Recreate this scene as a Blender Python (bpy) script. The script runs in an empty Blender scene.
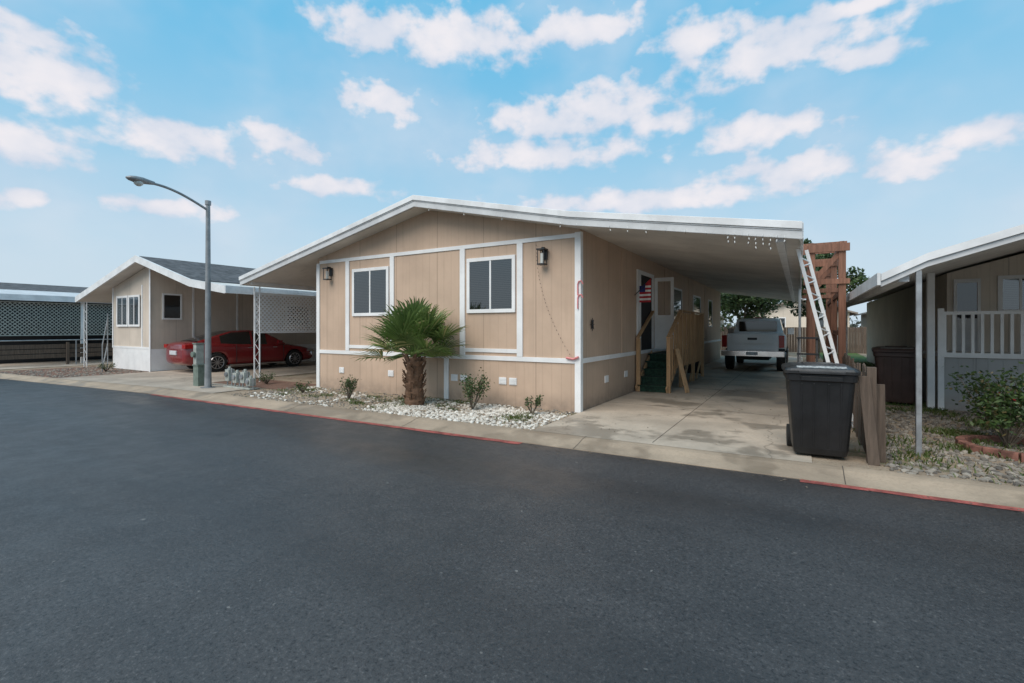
import bpy, bmesh, math, random
from math import sin, cos, pi, radians, atan2, sqrt
from mathutils import Vector, Matrix
random.seed(7)
S = bpy.context.scene
COL = S.collection

# ------------------------------------------------------------ materials
def newmat(name):
    m = bpy.data.materials.new(name); m.use_nodes = True
    nt = m.node_tree; b = nt.nodes['Principled BSDF']
    return m, nt, b
def N(nt, t, **k):
    n = nt.nodes.new(t)
    for a, v in k.items(): setattr(n, a, v)
    return n
def math_n(nt, op, a, b=None, clamp=False):
    n = nt.nodes.new('ShaderNodeMath'); n.operation = op; n.use_clamp = clamp
    for i, v in enumerate((a, b)):
        if v is None: continue
        if isinstance(v, (int, float)): n.inputs[i].default_value = v
        else: nt.links.new(v, n.inputs[i])
    return n.outputs[0]
def mixc(nt, f, a, b, mode='MIX'):
    n = nt.nodes.new('ShaderNodeMix'); n.data_type = 'RGBA'; n.blend_type = mode
    for i, v in ((0, f), (6, a), (7, b)):
        if isinstance(v, (int, float)): n.inputs[i].default_value = v
        elif isinstance(v, (tuple, list)): n.inputs[i].default_value = tuple(v)[:3] + (1,)
        else: nt.links.new(v, n.inputs[i])
    return n.outputs[2]
def noise(nt, vec, scale, detail=4, rough=0.55):
    n = N(nt, 'ShaderNodeTexNoise'); n.inputs['Scale'].default_value = scale
    n.inputs['Detail'].default_value = detail; n.inputs['Roughness'].default_value = rough
    if vec is not None: nt.links.new(vec, n.inputs['Vector'])
    return n.outputs['Fac']
def ramp(nt, f, a, b):
    n = N(nt, 'ShaderNodeMapRange'); n.interpolation_type = 'SMOOTHSTEP'
    n.inputs[1].default_value = a; n.inputs[2].default_value = b
    nt.links.new(f, n.inputs[0]); return n.outputs[0]
def bumpn(nt, b, h, strength=0.3, dist=0.01):
    n = N(nt, 'ShaderNodeBump'); n.inputs['Strength'].default_value = strength
    n.inputs['Distance'].default_value = dist
    nt.links.new(h, n.inputs['Height']); nt.links.new(n.outputs[0], b.inputs['Normal'])
def pos(nt): return N(nt, 'ShaderNodeNewGeometry').outputs['Position']

def mat(name, col, rough=0.7, scale=3.0, var=0.12, bump=0.1, bscale=60, metal=0.0, spec=0.5, grime=0.0, coat=0.0):
    m, nt, b = newmat(name)
    p = pos(nt)
    f = noise(nt, p, scale, 3)
    d = tuple(c*(1-var*1.6) for c in col); l = tuple(min(1, c*(1+var)) for c in col)
    c = mixc(nt, ramp(nt, f, .3, .7), d, l)
    if grime > 0:
        g = noise(nt, p, scale*5, 4, .7)
        c = mixc(nt, math_n(nt, 'MULTIPLY', ramp(nt, g, .5, .75), grime), c, tuple(x*.45 for x in col))
    nt.links.new(c, b.inputs['Base Color'])
    b.inputs['Roughness'].default_value = rough
    b.inputs['Metallic'].default_value = metal
    b.inputs['Specular IOR Level'].default_value = spec
    b.inputs['Coat Weight'].default_value = coat
    if bump > .06: bumpn(nt, b, noise(nt, p, bscale, 2), bump, .01)
    return m

def siding(name, col, period=0.2, var=.07):
    m, nt, b = newmat(name)
    p = pos(nt)
    s = N(nt, 'ShaderNodeSeparateXYZ'); nt.links.new(p, s.inputs[0])
    t = math_n(nt, 'ADD', s.outputs[0], s.outputs[1])
    def groove(per, w):
        fr = math_n(nt, 'FRACT', math_n(nt, 'MULTIPLY', math_n(nt, 'ADD', t, 500.03), 1/per))
        a = math_n(nt, 'ABSOLUTE', math_n(nt, 'SUBTRACT', fr, .5))
        return ramp(nt, a, 0.5-w, 0.5-w*.3)
    g1 = groove(period, .05); g2 = groove(1.22, .012)
    f = ramp(nt, noise(nt, p, 1.3, 4), .3, .7)
    c = mixc(nt, f, tuple(x*(1-var) for x in col), tuple(x*(1+var) for x in col))
    mp = N(nt, 'ShaderNodeMapping'); mp.inputs['Scale'].default_value = (9, 9, .8)
    nt.links.new(p, mp.inputs[0])
    st = ramp(nt, noise(nt, mp.outputs[0], 1.0, 4), .50, .8)
    c = mixc(nt, math_n(nt, 'MULTIPLY', st, .3), c, tuple(x*.70 for x in col))
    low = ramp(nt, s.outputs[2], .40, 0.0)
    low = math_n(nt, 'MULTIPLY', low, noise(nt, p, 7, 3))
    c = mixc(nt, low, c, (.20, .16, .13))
    c = mixc(nt, math_n(nt, 'MULTIPLY', g1, .14), c, tuple(x*.4 for x in col))
    c = mixc(nt, math_n(nt, 'MULTIPLY', g2, .40), c, tuple(x*.35 for x in col))
    nt.links.new(c, b.inputs['Base Color']); b.inputs['Roughness'].default_value = .75
    b.inputs['Specular IOR Level'].default_value = .3
    h = math_n(nt, 'SUBTRACT', math_n(nt, 'MULTIPLY', noise(nt, p, 45, 2), .15), math_n(nt, 'MAXIMUM', g1, g2))
    bumpn(nt, b, h, .35, .008)
    return m

def wood(name, col, stretch=(20, 20, 1.5), var=.35):
    m, nt, b = newmat(name)
    p = N(nt, 'ShaderNodeTexCoord').outputs['Object']
    mp = N(nt, 'ShaderNodeMapping'); mp.inputs['Scale'].default_value = stretch
    nt.links.new(p, mp.inputs[0])
    f = ramp(nt, noise(nt, mp.outputs[0], 1.5, 5, .65), .3, .7)
    c = mixc(nt, f, tuple(x*(1-var) for x in col), tuple(x*(1+var*.6) for x in col))
    isl = N(nt, 'ShaderNodeNewGeometry').outputs['Random Per Island']
    c = mixc(nt, math_n(nt, 'MULTIPLY', isl, .35), c, tuple(x*.5 for x in col))
    nt.links.new(c, b.inputs['Base Color']); b.inputs['Roughness'].default_value = .85
    bumpn(nt, b, f, .4, .01)
    return m

def leafmat(name, c1, c2, c3=None, rough=.5):
    m, nt, b = newmat(name)
    isl = N(nt, 'ShaderNodeNewGeometry').outputs['Random Per Island']
    c = mixc(nt, isl, c1, c2)
    f = ramp(nt, noise(nt, pos(nt), 2.2, 2), .35, .65)
    c = mixc(nt, math_n(nt, 'MULTIPLY', f, .5), c, tuple(x*.45 for x in c1))
    if c3: c = mixc(nt, math_n(nt, 'GREATER_THAN', isl, .9), c, c3)
    nt.links.new(c, b.inputs['Base Color']); b.inputs['Roughness'].default_value = rough
    tr = N(nt, 'ShaderNodeBsdfTranslucent'); nt.links.new(c, tr.inputs[0])
    mx = N(nt, 'ShaderNodeMixShader'); mx.inputs[0].default_value = .25
    nt.links.new(b.outputs[0], mx.inputs[1]); nt.links.new(tr.outputs[0], mx.inputs[2])
    nt.links.new(mx.outputs[0], nt.nodes['Material Output'].inputs[0])
    return m

def glassmat(name, tint=(.7, .74, .75), minr=.10):
    m, nt, b = newmat(name)
    t = N(nt, 'ShaderNodeBsdfTransparent'); t.inputs[0].default_value = tint + (1,)
    g = N(nt, 'ShaderNodeBsdfGlossy'); g.inputs['Roughness'].default_value = .03
    g.inputs[0].default_value = (.9, .9, .9, 1)
    lw = N(nt, 'ShaderNodeFresnel'); lw.inputs[0].default_value = 1.5
    f = math_n(nt, 'ADD', lw.outputs[0], minr, True)
    mx = N(nt, 'ShaderNodeMixShader'); nt.links.new(f, mx.inputs[0])
    nt.links.new(t.outputs[0], mx.inputs[1]); nt.links.new(g.outputs[0], mx.inputs[2])
    nt.links.new(mx.outputs[0], nt.nodes['Material Output'].inputs[0])
    return m

def asphalt():
    m, nt, b = newmat('asphalt')
    p = pos(nt)
    fine = noise(nt, p, 48, 4, .85)
    big = ramp(nt, noise(nt, p, .45, 4, .6), .35, .7)
    mid = ramp(nt, noise(nt, p, 2.5, 5, .65), .35, .7)
    c = mixc(nt, big, (.044, .0415, .0425), (.062, .0585, .059))
    c = mixc(nt, math_n(nt, 'MULTIPLY', mid, .35), c, (.076, .072, .072))
    c = mixc(nt, ramp(nt, fine, .36, .48), (.020,.019,.020), c)
    c = mixc(nt, math_n(nt, 'MULTIPLY', ramp(nt, fine, .54, .70), .75), c, (.165, .155, .152))
    sp = ramp(nt, noise(nt, p, 15, 1, .5), .76, .80)
    c = mixc(nt, math_n(nt, 'MULTIPLY', sp, .6), c, (.28, .26, .24))
    mp = N(nt, 'ShaderNodeMapping'); mp.inputs['Scale'].default_value = (.06, .8, 1); nt.links.new(p, mp.inputs[0])
    tr = ramp(nt, noise(nt, mp.outputs[0], 1.0, 4), .4, .62)
    c = mixc(nt, math_n(nt, 'MULTIPLY', tr, .35), c, (.026, .025, .026))
    oil = ramp(nt, noise(nt, p, 1.1, 3, .6), .66, .74)
    c = mixc(nt, math_n(nt, 'MULTIPLY', oil, .45), c, (.022, .021, .021))
    nt.links.new(c, b.inputs['Base Color'])
    r = math_n(nt, 'SUBTRACT', .57, math_n(nt, 'MULTIPLY', math_n(nt, 'ADD', mid, math_n(nt,'MULTIPLY',tr,1.4)), .11))
    nt.links.new(r, b.inputs['Roughness'])
    bumpn(nt, b, fine, .7, .008)
    return m

def concrete(name, col, stain=.5, crack=.4):
    m, nt, b = newmat(name)
    p = pos(nt)
    f = ramp(nt, noise(nt, p, .9, 6, .6), .3, .7)
    c = mixc(nt, f, tuple(x*.75 for x in col), tuple(x*1.1 for x in col))
    s = ramp(nt, noise(nt, p, .55, 4, .7), .50, .58)
    c = mixc(nt, math_n(nt, 'MULTIPLY', s, stain), c, tuple(x*.40 for x in col))
    g = ramp(nt, noise(nt, p, 30, 4, .75), .40, .72)
    c = mixc(nt, math_n(nt, 'MULTIPLY', g, .35), c, tuple(x*.58 for x in col))
    if crack:
        vc = N(nt, 'ShaderNodeTexVoronoi'); vc.feature = 'DISTANCE_TO_EDGE'; vc.inputs['Scale'].default_value = .3
        nn = N(nt, 'ShaderNodeTexNoise'); nn.inputs['Scale'].default_value = 1.6; nn.inputs['Detail'].default_value = 4
        nt.links.new(p, nn.inputs['Vector'])
        wv = N(nt, 'ShaderNodeVectorMath'); wv.operation = 'ADD'
        nt.links.new(p, wv.inputs[0]); nt.links.new(nn.outputs['Color'], wv.inputs[1]); nt.links.new(wv.outputs[0], vc.inputs['Vector'])
        ck = ramp(nt, vc.outputs['Distance'], .006, .001)
        c = mixc(nt, math_n(nt, 'MULTIPLY', ck, crack), c, (.1, .085, .07))
    nt.links.new(c, b.inputs['Base Color'])
    r = math_n(nt, 'SUBTRACT', .85, math_n(nt, 'MULTIPLY', s, .42 if stain > .4 else 0))
    nt.links.new(r, b.inputs['Roughness'])
    bumpn(nt, b, g, .2, .008)
    return m

def dirt(name, c1, c2, c3):
    m, nt, b = newmat(name)
    p = pos(nt)
    c = mixc(nt, ramp(nt, noise(nt, p, 1.5, 6, .7), .35, .65), c1, c2)
    c = mixc(nt, ramp(nt, noise(nt, p, .8, 4, .7), .55, .62), c, c3)
    h = noise(nt, p, 30, 4, .7)
    c = mixc(nt, math_n(nt, 'MULTIPLY', ramp(nt, h, .5, .7), .6), c, tuple(x*.4 for x in c1))
    nt.links.new(c, b.inputs['Base Color']); b.inputs['Roughness'].default_value = .95
    bumpn(nt, b, h, .8, .03)
    return m

def rockmat(name, c1, c2):
    m, nt, b = newmat(name)
    isl = N(nt, 'ShaderNodeNewGeometry').outputs['Random Per Island']
    c = mixc(nt, isl, c1, c2)
    nt.links.new(c, b.inputs['Base Color']); b.inputs['Roughness'].default_value = .85
    return m

M = {}
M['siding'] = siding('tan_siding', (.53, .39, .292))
M['siding2'] = siding('pale_siding', (.60, .52, .44), .15)
M['siding4'] = siding('cream_siding', (.70, .62, .53), .2)
M['white'] = mat('white_trim_paint', (.80, .80, .80), .55, 2, .05, .05, grime=.12)
M['fascia'] = mat('white_aluminium', (.74, .75, .76), .45, 2.5, .08, .03, grime=.15)
M['fascia2'] = mat('grey_aluminium', (.58, .59, .60), .45, 2.5, .08, .03, grime=.2)
M['ceiling'] = mat('awning_underside', (.66, .63, .59), .6, .8, .10, .03, grime=.25)
M['skirt_grey'] = siding('grey_skirting', (.42, .42, .42), .2)
M['shingle'] = mat('dark_shingles', (.09, .09, .095), .9, 4, .3, .6, 18, grime=.3)
M['asphalt'] = asphalt()
M['drive'] = concrete('driveway_concrete', (.51, .43, .345), .66)
M['drive2'] = concrete('pale_concrete', (.46, .39, .32), .38)
M['curb'] = concrete('curb_concrete', (.39, .305, .225), .45, 0)
M['red'] = mat('red_curb_paint', (.34, .085, .07), .8, 6, .3, .3, grime=.85)
M['dirt'] = dirt('yard_dirt', (.28, .21, .15), (.40, .32, .235), (.17, .155, .09))
M['mulch'] = dirt('mulch', (.16, .085, .06), (.24, .14, .10), (.12, .075, .055))
M['grass'] = dirt('lawn', (.07, .13, .03), (.12, .19, .05), (.16, .16, .07))
M['ground'] = dirt('open_ground', (.20, .17, .12), (.26, .22, .16), (.10, .12, .05))
M['wood'] = wood('new_wood', (.52, .32, .17), (20,20,1.5), .25)
M['redwood'] = wood('redwood_stain', (.24, .115, .075))
M['greywood'] = wood('weathered_wood', (.13, .095, .072))
M['turf'] = mat('green_step_turf', (.015, .045, .03), .95, 20, .3, .8, 90)
M['black'] = mat('black_metal', (.02, .02, .022), .4, 5, .1, 0)
M['binplastic'] = mat('black_bin_plastic', (.010, .010, .011), .42, 5, .25, .12, 25, grime=.3)
M['binlid'] = mat('bin_lid_plastic', (.030, .031, .033), .34, 6, .25, .12, 25, grime=.4)
M['label'] = mat('bin_label', (.38, .38, .37), .5, 30, .3, 0)
M['brownplastic'] = mat('brown_bin_plastic', (.085, .050, .042), .5, 5, .1, .05)
M['galv'] = mat('galvanised_steel', (.34, .35, .36), .42, 6, .15, .03, metal=.6, grime=.3)
M['lamppaint'] = mat('grey_pole_paint', (.26, .27, .28), .5, 6, .12, .03, metal=.3, grime=.2)
M['lens'] = mat('lamp_lens', (.55, .57, .55), .25, 5, .05, 0)
M['glass'] = glassmat('window_glass')
M['tintglass'] = mat('tinted_glass', (.012, .013, .014), .04, 3, .05, 0, spec=1.0)
M['blind'] = mat('grey_blinds', (.075, .075, .075), .7, 3, .1, 0)
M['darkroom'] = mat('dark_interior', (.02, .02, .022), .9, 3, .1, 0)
M['joint'] = mat('joint_filler', (.09, .075, .06), .9, 3, .2, 0)
M['carred'] = mat('red_car_paint', (.19, .009, .012), .25, 1, .03, 0, coat=.8)
M['carwhite'] = mat('white_car_paint', (.80, .80, .80), .28, 1, .03, 0, coat=.6, grime=.04)
M['tyre'] = mat('tyre_rubber', (.018, .018, .018), .85, 9, .2, .2)
M['rim'] = mat('alloy_rim', (.5, .5, .52), .3, 5, .08, 0, metal=.9)
M['chrome'] = mat('chrome', (.7, .7, .72), .15, 5, .05, 0, metal=1)
M['taillight'] = mat('tail_light_red', (.35, .01, .01), .15, 5, .05, 0)
M['plate'] = mat('licence_plate', (.6, .62, .65), .4, 40, .2, 0)
M['rocks_w'] = rockmat('white_rock', (.38, .33, .27), (.78, .75, .69))
M['rocks_g'] = rockmat('grey_rock', (.09, .08, .07), (.32, .285, .24))
M['palmleaf'] = leafmat('palm_leaf', (.09, .155, .035), (.22, .31, .09), (.36, .34, .14), .45)
M['palmtrunk'] = wood('palm_trunk', (.18, .10, .06), (6, 6, 14))
M['leaf'] = leafmat('shrub_leaf', (.035, .075, .02), (.10, .16, .045), (.15, .12, .05))
M['leaf_tree'] = leafmat('tree_leaf', (.04, .075, .028), (.09, .14, .045))
M['leaf_far'] = leafmat('distant_leaf', (.09, .10, .08), (.15, .16, .12))
M['weed'] = leafmat('weed_leaf', (.07, .11, .02), (.16, .21, .06), (.27, .22, .12))
M['bark'] = mat('bark', (.15, .12, .09), .9, 8, .3, .8, 30)
M['flower'] = mat('red_flower', (.4, .02, .03), .6, 9, .2, 0)
M['pink'] = mat('pink_plastic', (.65, .22, .22), .4, 9, .1, 0)
M['terracotta'] = mat('red_brick_edging', (.22, .10, .075), .9, 9, .3, .5, 30)
M['bulb'] = mat('bulb_plastic', (.75, .75, .73), .3, 9, .1, 0)
M['wire'] = mat('dark_wire', (.10, .07, .06), .5, 9, .1, 0)
M['meter'] = mat('meter_grey', (.36, .38, .35), .6, 9, .12, .05, grime=.3)
M['metergreen'] = mat('meter_green', (.15, .19, .16), .6, 9, .12, .05, grime=.3)
M['rooffar'] = mat('distant_roof', (.28, .24, .21), .9, 2, .15, .2)
M['fred'] = mat('flag_red', (.45, .03, .04), .8, 9, .1, 0)
M['fblue'] = mat('flag_blue', (.03, .05, .22), .8, 9, .1, 0)

# ------------------------------------------------------------ mesh builder
class MB:
    def __init__(s): s.v = []; s.f = []; s.m = []
    def add(s, vs, fs, m=0):
        o = len(s.v); s.v += [tuple(v) for v in vs]
        for f in fs: s.f.append(tuple(o+i for i in f)); s.m.append(m)
    def box(s, x0, x1, y0, y1, z0, z1, m=0):
        s.add([(x0,y0,z0),(x1,y0,z0),(x1,y1,z0),(x0,y1,z0),(x0,y0,z1),(x1,y0,z1),(x1,y1,z1),(x0,y1,z1)],
              [(0,3,2,1),(4,5,6,7),(0,1,5,4),(1,2,6,5),(2,3,7,6),(3,0,4,7)], m); return s
    def beam(s, a, b, w, h, m=0, up=(0,0,1)):
        a = Vector(a); b = Vector(b); d = (b-a).normalized(); u = Vector(up)
        if abs(d.dot(u)) > .98: u = Vector((0,1,0))
        r = d.cross(u).normalized(); u = r.cross(d)
        vs = []
        for p in (a, b):
            for i, j in ((-1,-1),(1,-1),(1,1),(-1,1)): vs.append(p + r*(i*w/2) + u*(j*h/2))
        s.add(vs, [(0,3,2,1),(4,5,6,7),(0,1,5,4),(1,2,6,5),(2,3,7,6),(3,0,4,7)], m); return s
    def tube(s, pts, rad, seg=8, m=0, caps=True):
        pts = [Vector(p) for p in pts]; n = len(pts)
        if not isinstance(rad, (list, tuple)): rad = [rad]*n
        vs = []; ref = None
        for i, p in enumerate(pts):
            d = (pts[min(i+1, n-1)] - pts[max(i-1, 0)]).normalized()
            if ref is None:
                ref = Vector((1,0,0)) if abs(d.x) < .9 else Vector((0,1,0))
            r = (ref - d*ref.dot(d)).normalized(); ref = r; q = d.cross(r)
            for k in range(seg):
                a = 2*pi*k/seg; vs.append(p + (r*cos(a)+q*sin(a))*rad[i])
        fs = []
        for i in range(n-1):
            for k in range(seg):
                k2 = (k+1) % seg; fs.append((i*seg+k, i*seg+k2, (i+1)*seg+k2, (i+1)*seg+k))
        if caps: fs.append(tuple(range(seg))[::-1]); fs.append(tuple((n-1)*seg+k for k in range(seg)))
        s.add(vs, fs, m); return s
    def prism(s, poly, y0, y1, m=0):   # poly in XZ
        n = len(poly)
        vs = [(x, y0, z) for x, z in poly] + [(x, y1, z) for x, z in poly]
        fs = [tuple(range(n)), tuple(range(2*n-1, n-1, -1))]
        for i in range(n): j = (i+1) % n; fs.append((i, i+n, j+n, j))
        s.add(vs, fs, m); return s
    def build(s, name, mats, parent=None, smooth=False, bevel=0, loc=None, subsurf=0):
        me = bpy.data.meshes.new(name); me.from_pydata(s.v, [], s.f)
        if not isinstance(mats, (list, tuple)): mats = [mats]
        for m in mats: me.materials.append(M[m] if isinstance(m, str) else m)
        me.polygons.foreach_set('material_index', s.m)
        if smooth: me.polygons.foreach_set('use_smooth', [True]*len(s.f))
        me.update()
        bm = bmesh.new(); bm.from_mesh(me); bmesh.ops.recalc_face_normals(bm, faces=bm.faces); bm.to_mesh(me); bm.free()
        o = bpy.data.objects.new(name, me); COL.objects.link(o)
        if parent is not None:
            o.parent = parent
        if loc: o.location = loc
        if bevel:
            b = o.modifiers.new('bevel', 'BEVEL'); b.width = bevel; b.segments = 2; b.limit_method = 'ANGLE'
        if subsurf:
            b = o.modifiers.new('sub', 'SUBSURF'); b.levels = subsurf; b.render_levels = subsurf
        return o
def root(name):
    e = bpy.data.objects.new(name, None); e.empty_display_size = .3; COL.objects.link(e); return e

# ------------------------------------------------------------ camera
CH = 1.55; F = 481.0; HZ = 328.0; YAW = radians(30.9)
cam = bpy.data.cameras.new('camera'); co = bpy.data.objects.new('camera', cam); COL.objects.link(co)
co.location = (0, 0, CH); co.rotation_euler = (pi/2, 0, YAW)
cam.sensor_width = 36; cam.lens = F/1024*36; cam.shift_y = -13.5/1024; cam.clip_end = 2000; cam.clip_start = .05
S.camera = co
def ray(u, v):
    return (-sin(YAW)*F + cos(YAW)*(u-512), cos(YAW)*F + sin(YAW)*(u-512), HZ - v)

# ------------------------------------------------------------ ground, road, curb
def edge(X):
    y = 6.0 + .03*X
    if X < -14: y -= .07*(-14-X)
    return y
xs = [-90, -60, -45, -36, -30, -26, -22, -19, -16, -13, -10, -7, -4, -2, 0, 2, 4, 8, 14, 25, 60, 90]
b = MB(); b.add([(-600,-600,-.09),(600,-600,-.09),(600,600,-.09),(-600,600,-.09)], [(0,1,2,3)]); b.build('ground', 'ground')
b = MB()
for i in range(len(xs)-1):
    x0, x1 = xs[i], xs[i+1]
    b.add([(x0,-12,-.07),(x1,-12,-.07),(x1,edge(x1)+.02,-.07),(x0,edge(x0)+.02,-.07)], [(0,1,2,3)])
b.build('asphalt_road', 'asphalt')
prof = [(0, -.12), (0, -.062), (.06, -.055), (.20, -.03), (.32, 0.004), (.40, .012), (.47, .012), (.47, -.12)]
b = MB(); xx = [x*1.0 for x in range(-90, 91, 1)]
vs = []; fs = []
for x in xx:
    for dy, z in prof: vs.append((x, edge(x)+dy + random.uniform(-.004,.004), z))
n = len(prof)
for i in range(len(xx)-1):
    for k in range(n-1): fs.append((i*n+k, (i+1)*n+k, (i+1)*n+k+1, i*n+k+1))
b.add(vs, fs); b.build('concrete_curb', 'curb')
b = MB()
for x in range(-30, 12, 3):
    e = edge(x+.4)
    for (d0,z0),(d1,z1) in zip(prof[1:6], prof[2:7]):
        b.add([(x+.4,e+d0,z0+.003),(x+.409,e+d0,z0+.003),(x+.409,e+d1,z1+.003),(x+.4,e+d1,z1+.003)],[(0,1,2,3)])
b.build('curb_joints', 'joint')
def strip(name, x0, x1, d0, d1, z, m, step=.25, jit=.016):
    b = MB(); x = x0; j = 0
    while x < x1-1e-6:
        xn = min(x+step, x1); j2 = random.uniform(-jit,jit)
        b.add([(x,edge(x)+d0+j,z),(xn,edge(xn)+d0+j2,z),(xn,edge(xn)+d1,z),(x,edge(x)+d1,z)], [(0,1,2,3)]); x = xn; j = j2
    return b.build(name, m)
strip('red_curb_stripe', -13.5, -3.35, -.12, -.004, -.0655, 'red')
strip('red_curb_stripe', .0, 9, -.11, -.004, -.0655, 'red')
b = MB()
for i in range(len(xs)-1):
    x0, x1 = xs[i], xs[i+1]
    b.add([(x0,edge(x0)+.46,0),(x1,edge(x1)+.46,0),(x1,70,0),(x0,70,0)], [(0,1,2,3)])
b.build('yard', 'dirt')
def pad(name, x0, x1, y1, m, z=.006, y0=None, step=1.0):
    b = MB(); x = x0
    while x < x1-1e-6:
        xn = min(x+step, x1)
        ya, yb = (edge(x)+.45, edge(xn)+.45) if y0 is None else (y0, y0)
        b.add([(x,ya,z),(xn,yb,z),(xn,y1,z),(x,y1,z)], [(0,1,2,3)]); x = xn
    return b.build(name, m)
pad('driveway', -3.44, .12, 30, 'drive', .0145)
pad('driveway', -19.55, -14.3, 24, 'drive2', .0145)
pad('concrete_walkway', -14.29, -11.9, 7.3, 'drive2', .0142)
pad('mulch_bed', -24.5, -19.6, 8.0, 'mulch', .006)
pad('driveway', -31, -25.3, 24, 'drive2', .0145)
pad('mulch_bed', -14.28, -11.2, 8.6, 'mulch', .006, y0=7.32)
pad('lawn', .95, 3.0, 60, 'grass', .006, y0=12.2)
b = MB()
for y in (9.6, 12.9, 16.2, 19.5, 22.8): b.box(-3.44, .12, y, y+.010, .0146, .0165)
for y in (8.0, 11.5, 15): b.box(-19.5, -14.3, y, y+.012, .0146, .0165)
b.box(-1.70,-1.69, 6.5, 26, .0146,.0162)
b.build('driveway_joints', 'joint')

# ------------------------------------------------------------ stones
def stones(name, n, region, rmin, rmax, m):
    ico = bmesh.new(); bmesh.ops.create_icosphere(ico, subdivisions=1, radius=1)
    iv = [v.co.copy() for v in ico.verts]; iff = [[v.index for v in f.verts] for f in ico.faces]; ico.free()
    b = MB(); c = 0
    while c < n:
        p = region()
        if p is None: continue
        r = random.uniform(rmin, rmax); sx, sy, sz = random.uniform(.7,1.3), random.uniform(.7,1.3), random.uniform(.45,.8)
        a = random.uniform(0, pi)
        vs = []
        for v in iv:
            k = random.uniform(.8, 1.15); x, y, z = v.x*sx*r*k, v.y*sy*r*k, v.z*sz*r*k
            vs.append((p[0]+x*cos(a)-y*sin(a), p[1]+x*sin(a)+y*cos(a), p[2]+z+r*.2))
        b.add(vs, iff); c += 1
    return b.build(name, m)
def reg_white():
    x = random.uniform(-11.1, -3.5); y = random.uniform(edge(x)+.5, 8.15)
    d = .5*sin(x*2.3+y*2.9)*cos(y*2.1-x*1.1)
    w = .55 if x > -7.3 else .05
    if y > 7.85: w *= .3
    if random.random() > w+d*(.7 if x > -7.3 else .3): return None
    return (x, y, 0)
stones('white_rock_bed', 3000, reg_white, .014, .038, 'rocks_w')
stones('grey_rock_bed', 5200, lambda: (lambda x: (x, random.uniform(edge(x)+.5, 11.8), 0))(random.uniform(.85, 5.5)), .018, .045, 'rocks_g')
stones('grey_rock_bed', 2200, lambda: (lambda x: (x, random.uniform(edge(x)+.5, 8.2), 0))(random.uniform(-11.4, -3.5)), .010, .028, 'rocks_g')
stones('grey_rock_bed', 900, lambda: (lambda x: (x, random.uniform(edge(x)+.5, 8.0), 0))(random.uniform(-24, -19.7)), .02, .04, 'rocks_g')

def blades(name, n, region, h0, h1, m='weed'):
    b = MB()
    for _ in range(n):
        p = region()
        if p is None: continue
        a = random.uniform(0, 2*pi); h = random.uniform(h0, h1); w = h*.12+.003
        dx, dy = cos(a), sin(a); l = random.uniform(.2, .9)*h
        b.add([(p[0]-dy*w, p[1]+dx*w, 0), (p[0]+dy*w, p[1]-dx*w, 0), (p[0]+dx*l*.4, p[1]+dy*l*.4, h*.7), (p[0]+dx*l, p[1]+dy*l, h)],
              [(0,1,2),(2,3,0)])
    return b.build(name, m)
wc = [(random.uniform(.9,5), random.uniform(6.7,11.8), random.uniform(.1,.45)) for _ in range(34)]
def wreg():
    c = random.choice(wc); return (random.gauss(c[0], c[2]*.6), max(6.55, random.gauss(c[1], c[2]*.6)))
blades('weeds', 8000, wreg, .02, .09)
wc2 = [(random.uniform(-11,-4), random.uniform(6.5,8.1), random.uniform(.08,.3)) for _ in range(30)]
def wreg2():
    c = random.choice(wc2); x = random.gauss(c[0], c[2]*.7); y = random.gauss(c[1], c[2]*.5)
    return (x, min(8.15, max(6.45, y)))
blades('weeds', 3600, wreg2, .015, .06)
blades('lawn_grass', 9000, lambda: (random.uniform(.95,3.0), random.uniform(12.2, 26)), .03, .10)
b = MB()
for i in range(420):
    if random.random() < .6: x = random.uniform(-14, 6); p = Vector((x, edge(x)-abs(random.gauss(0,.12))-.01, -.064))
    else: p = Vector((random.uniform(-3.3,.1), random.uniform(6.6,16), .02))
    a = random.uniform(0, 2*pi); s_ = random.uniform(.008,.02); d = Vector((cos(a),sin(a),random.uniform(-.1,.3)))*s_; r = Vector((-sin(a),cos(a),random.uniform(0,.4)))*s_*.6
    b.add([p-d,p+r,p+d,p-r],[(0,1,2,3)])
b.build('fallen_leaves', 'bark')

# ------------------------------------------------------------ main house
H = root('manufactured_home')
X0, X1, YF, YB = -10.83, -3.46, 8.2, 26.4
rl = [(-13.55, 2.98), (-7.05, 4.36), (-3.46, 3.57), (.0, 3.0)]
def rz(x, line=rl):
    for (a, za), (c, zc) in zip(line, line[1:]):
        if a <= x <= c: return za + (zc-za)*(x-a)/(c-a)
    return line[-1][1]
T = .20
b = MB(); b.prism([(X0, 0), (X1, 0), (X1, rz(X1)-T+.02), (-7.05, 4.36-T+.02), (X0, rz(X0)-T+.02)], YF, YB)
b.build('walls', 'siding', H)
b = MB(); b.prism(rl + [(x, z-.09) for x, z in rl[::-1]], 7.74, 26.9)
b.build('roof', 'fascia', H)
b = MB(); low = [(x, z-.092) for x, z in rl]
b.prism(low + [(x, z-.11) for x, z in low[::-1]], 7.80, 26.85)
b.build('roof_soffit', 'ceiling', H)
b = MB(); rf = [(-13.58, 2.975)] + rl[1:3] + [(.03, 2.995)]
b.prism([(x, z+.018) for x, z in rf] + [(x, z-.088) for x, z in rf[::-1]], 7.68, 7.738, 0)
b.prism([(x, z-.112) for x, z in rf] + [(x, z-.225) for x, z in rf[::-1]], 7.712, 7.742, 1)
b.prism([(x, z-.0885) for x, z in rf] + [(x, z-.1115) for x, z in rf[::-1]], 7.70, 7.735, 1)
b.box(-13.60, -13.555, 7.742, 26.9, 2.76, 2.985, 0)
b.box(.004, .045, 7.742, 26.9, 2.78, 3.01, 0)
b.build('fascia', ['fascia', 'fascia2'], H, bevel=.006)
b = MB(); y = 8.1
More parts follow.
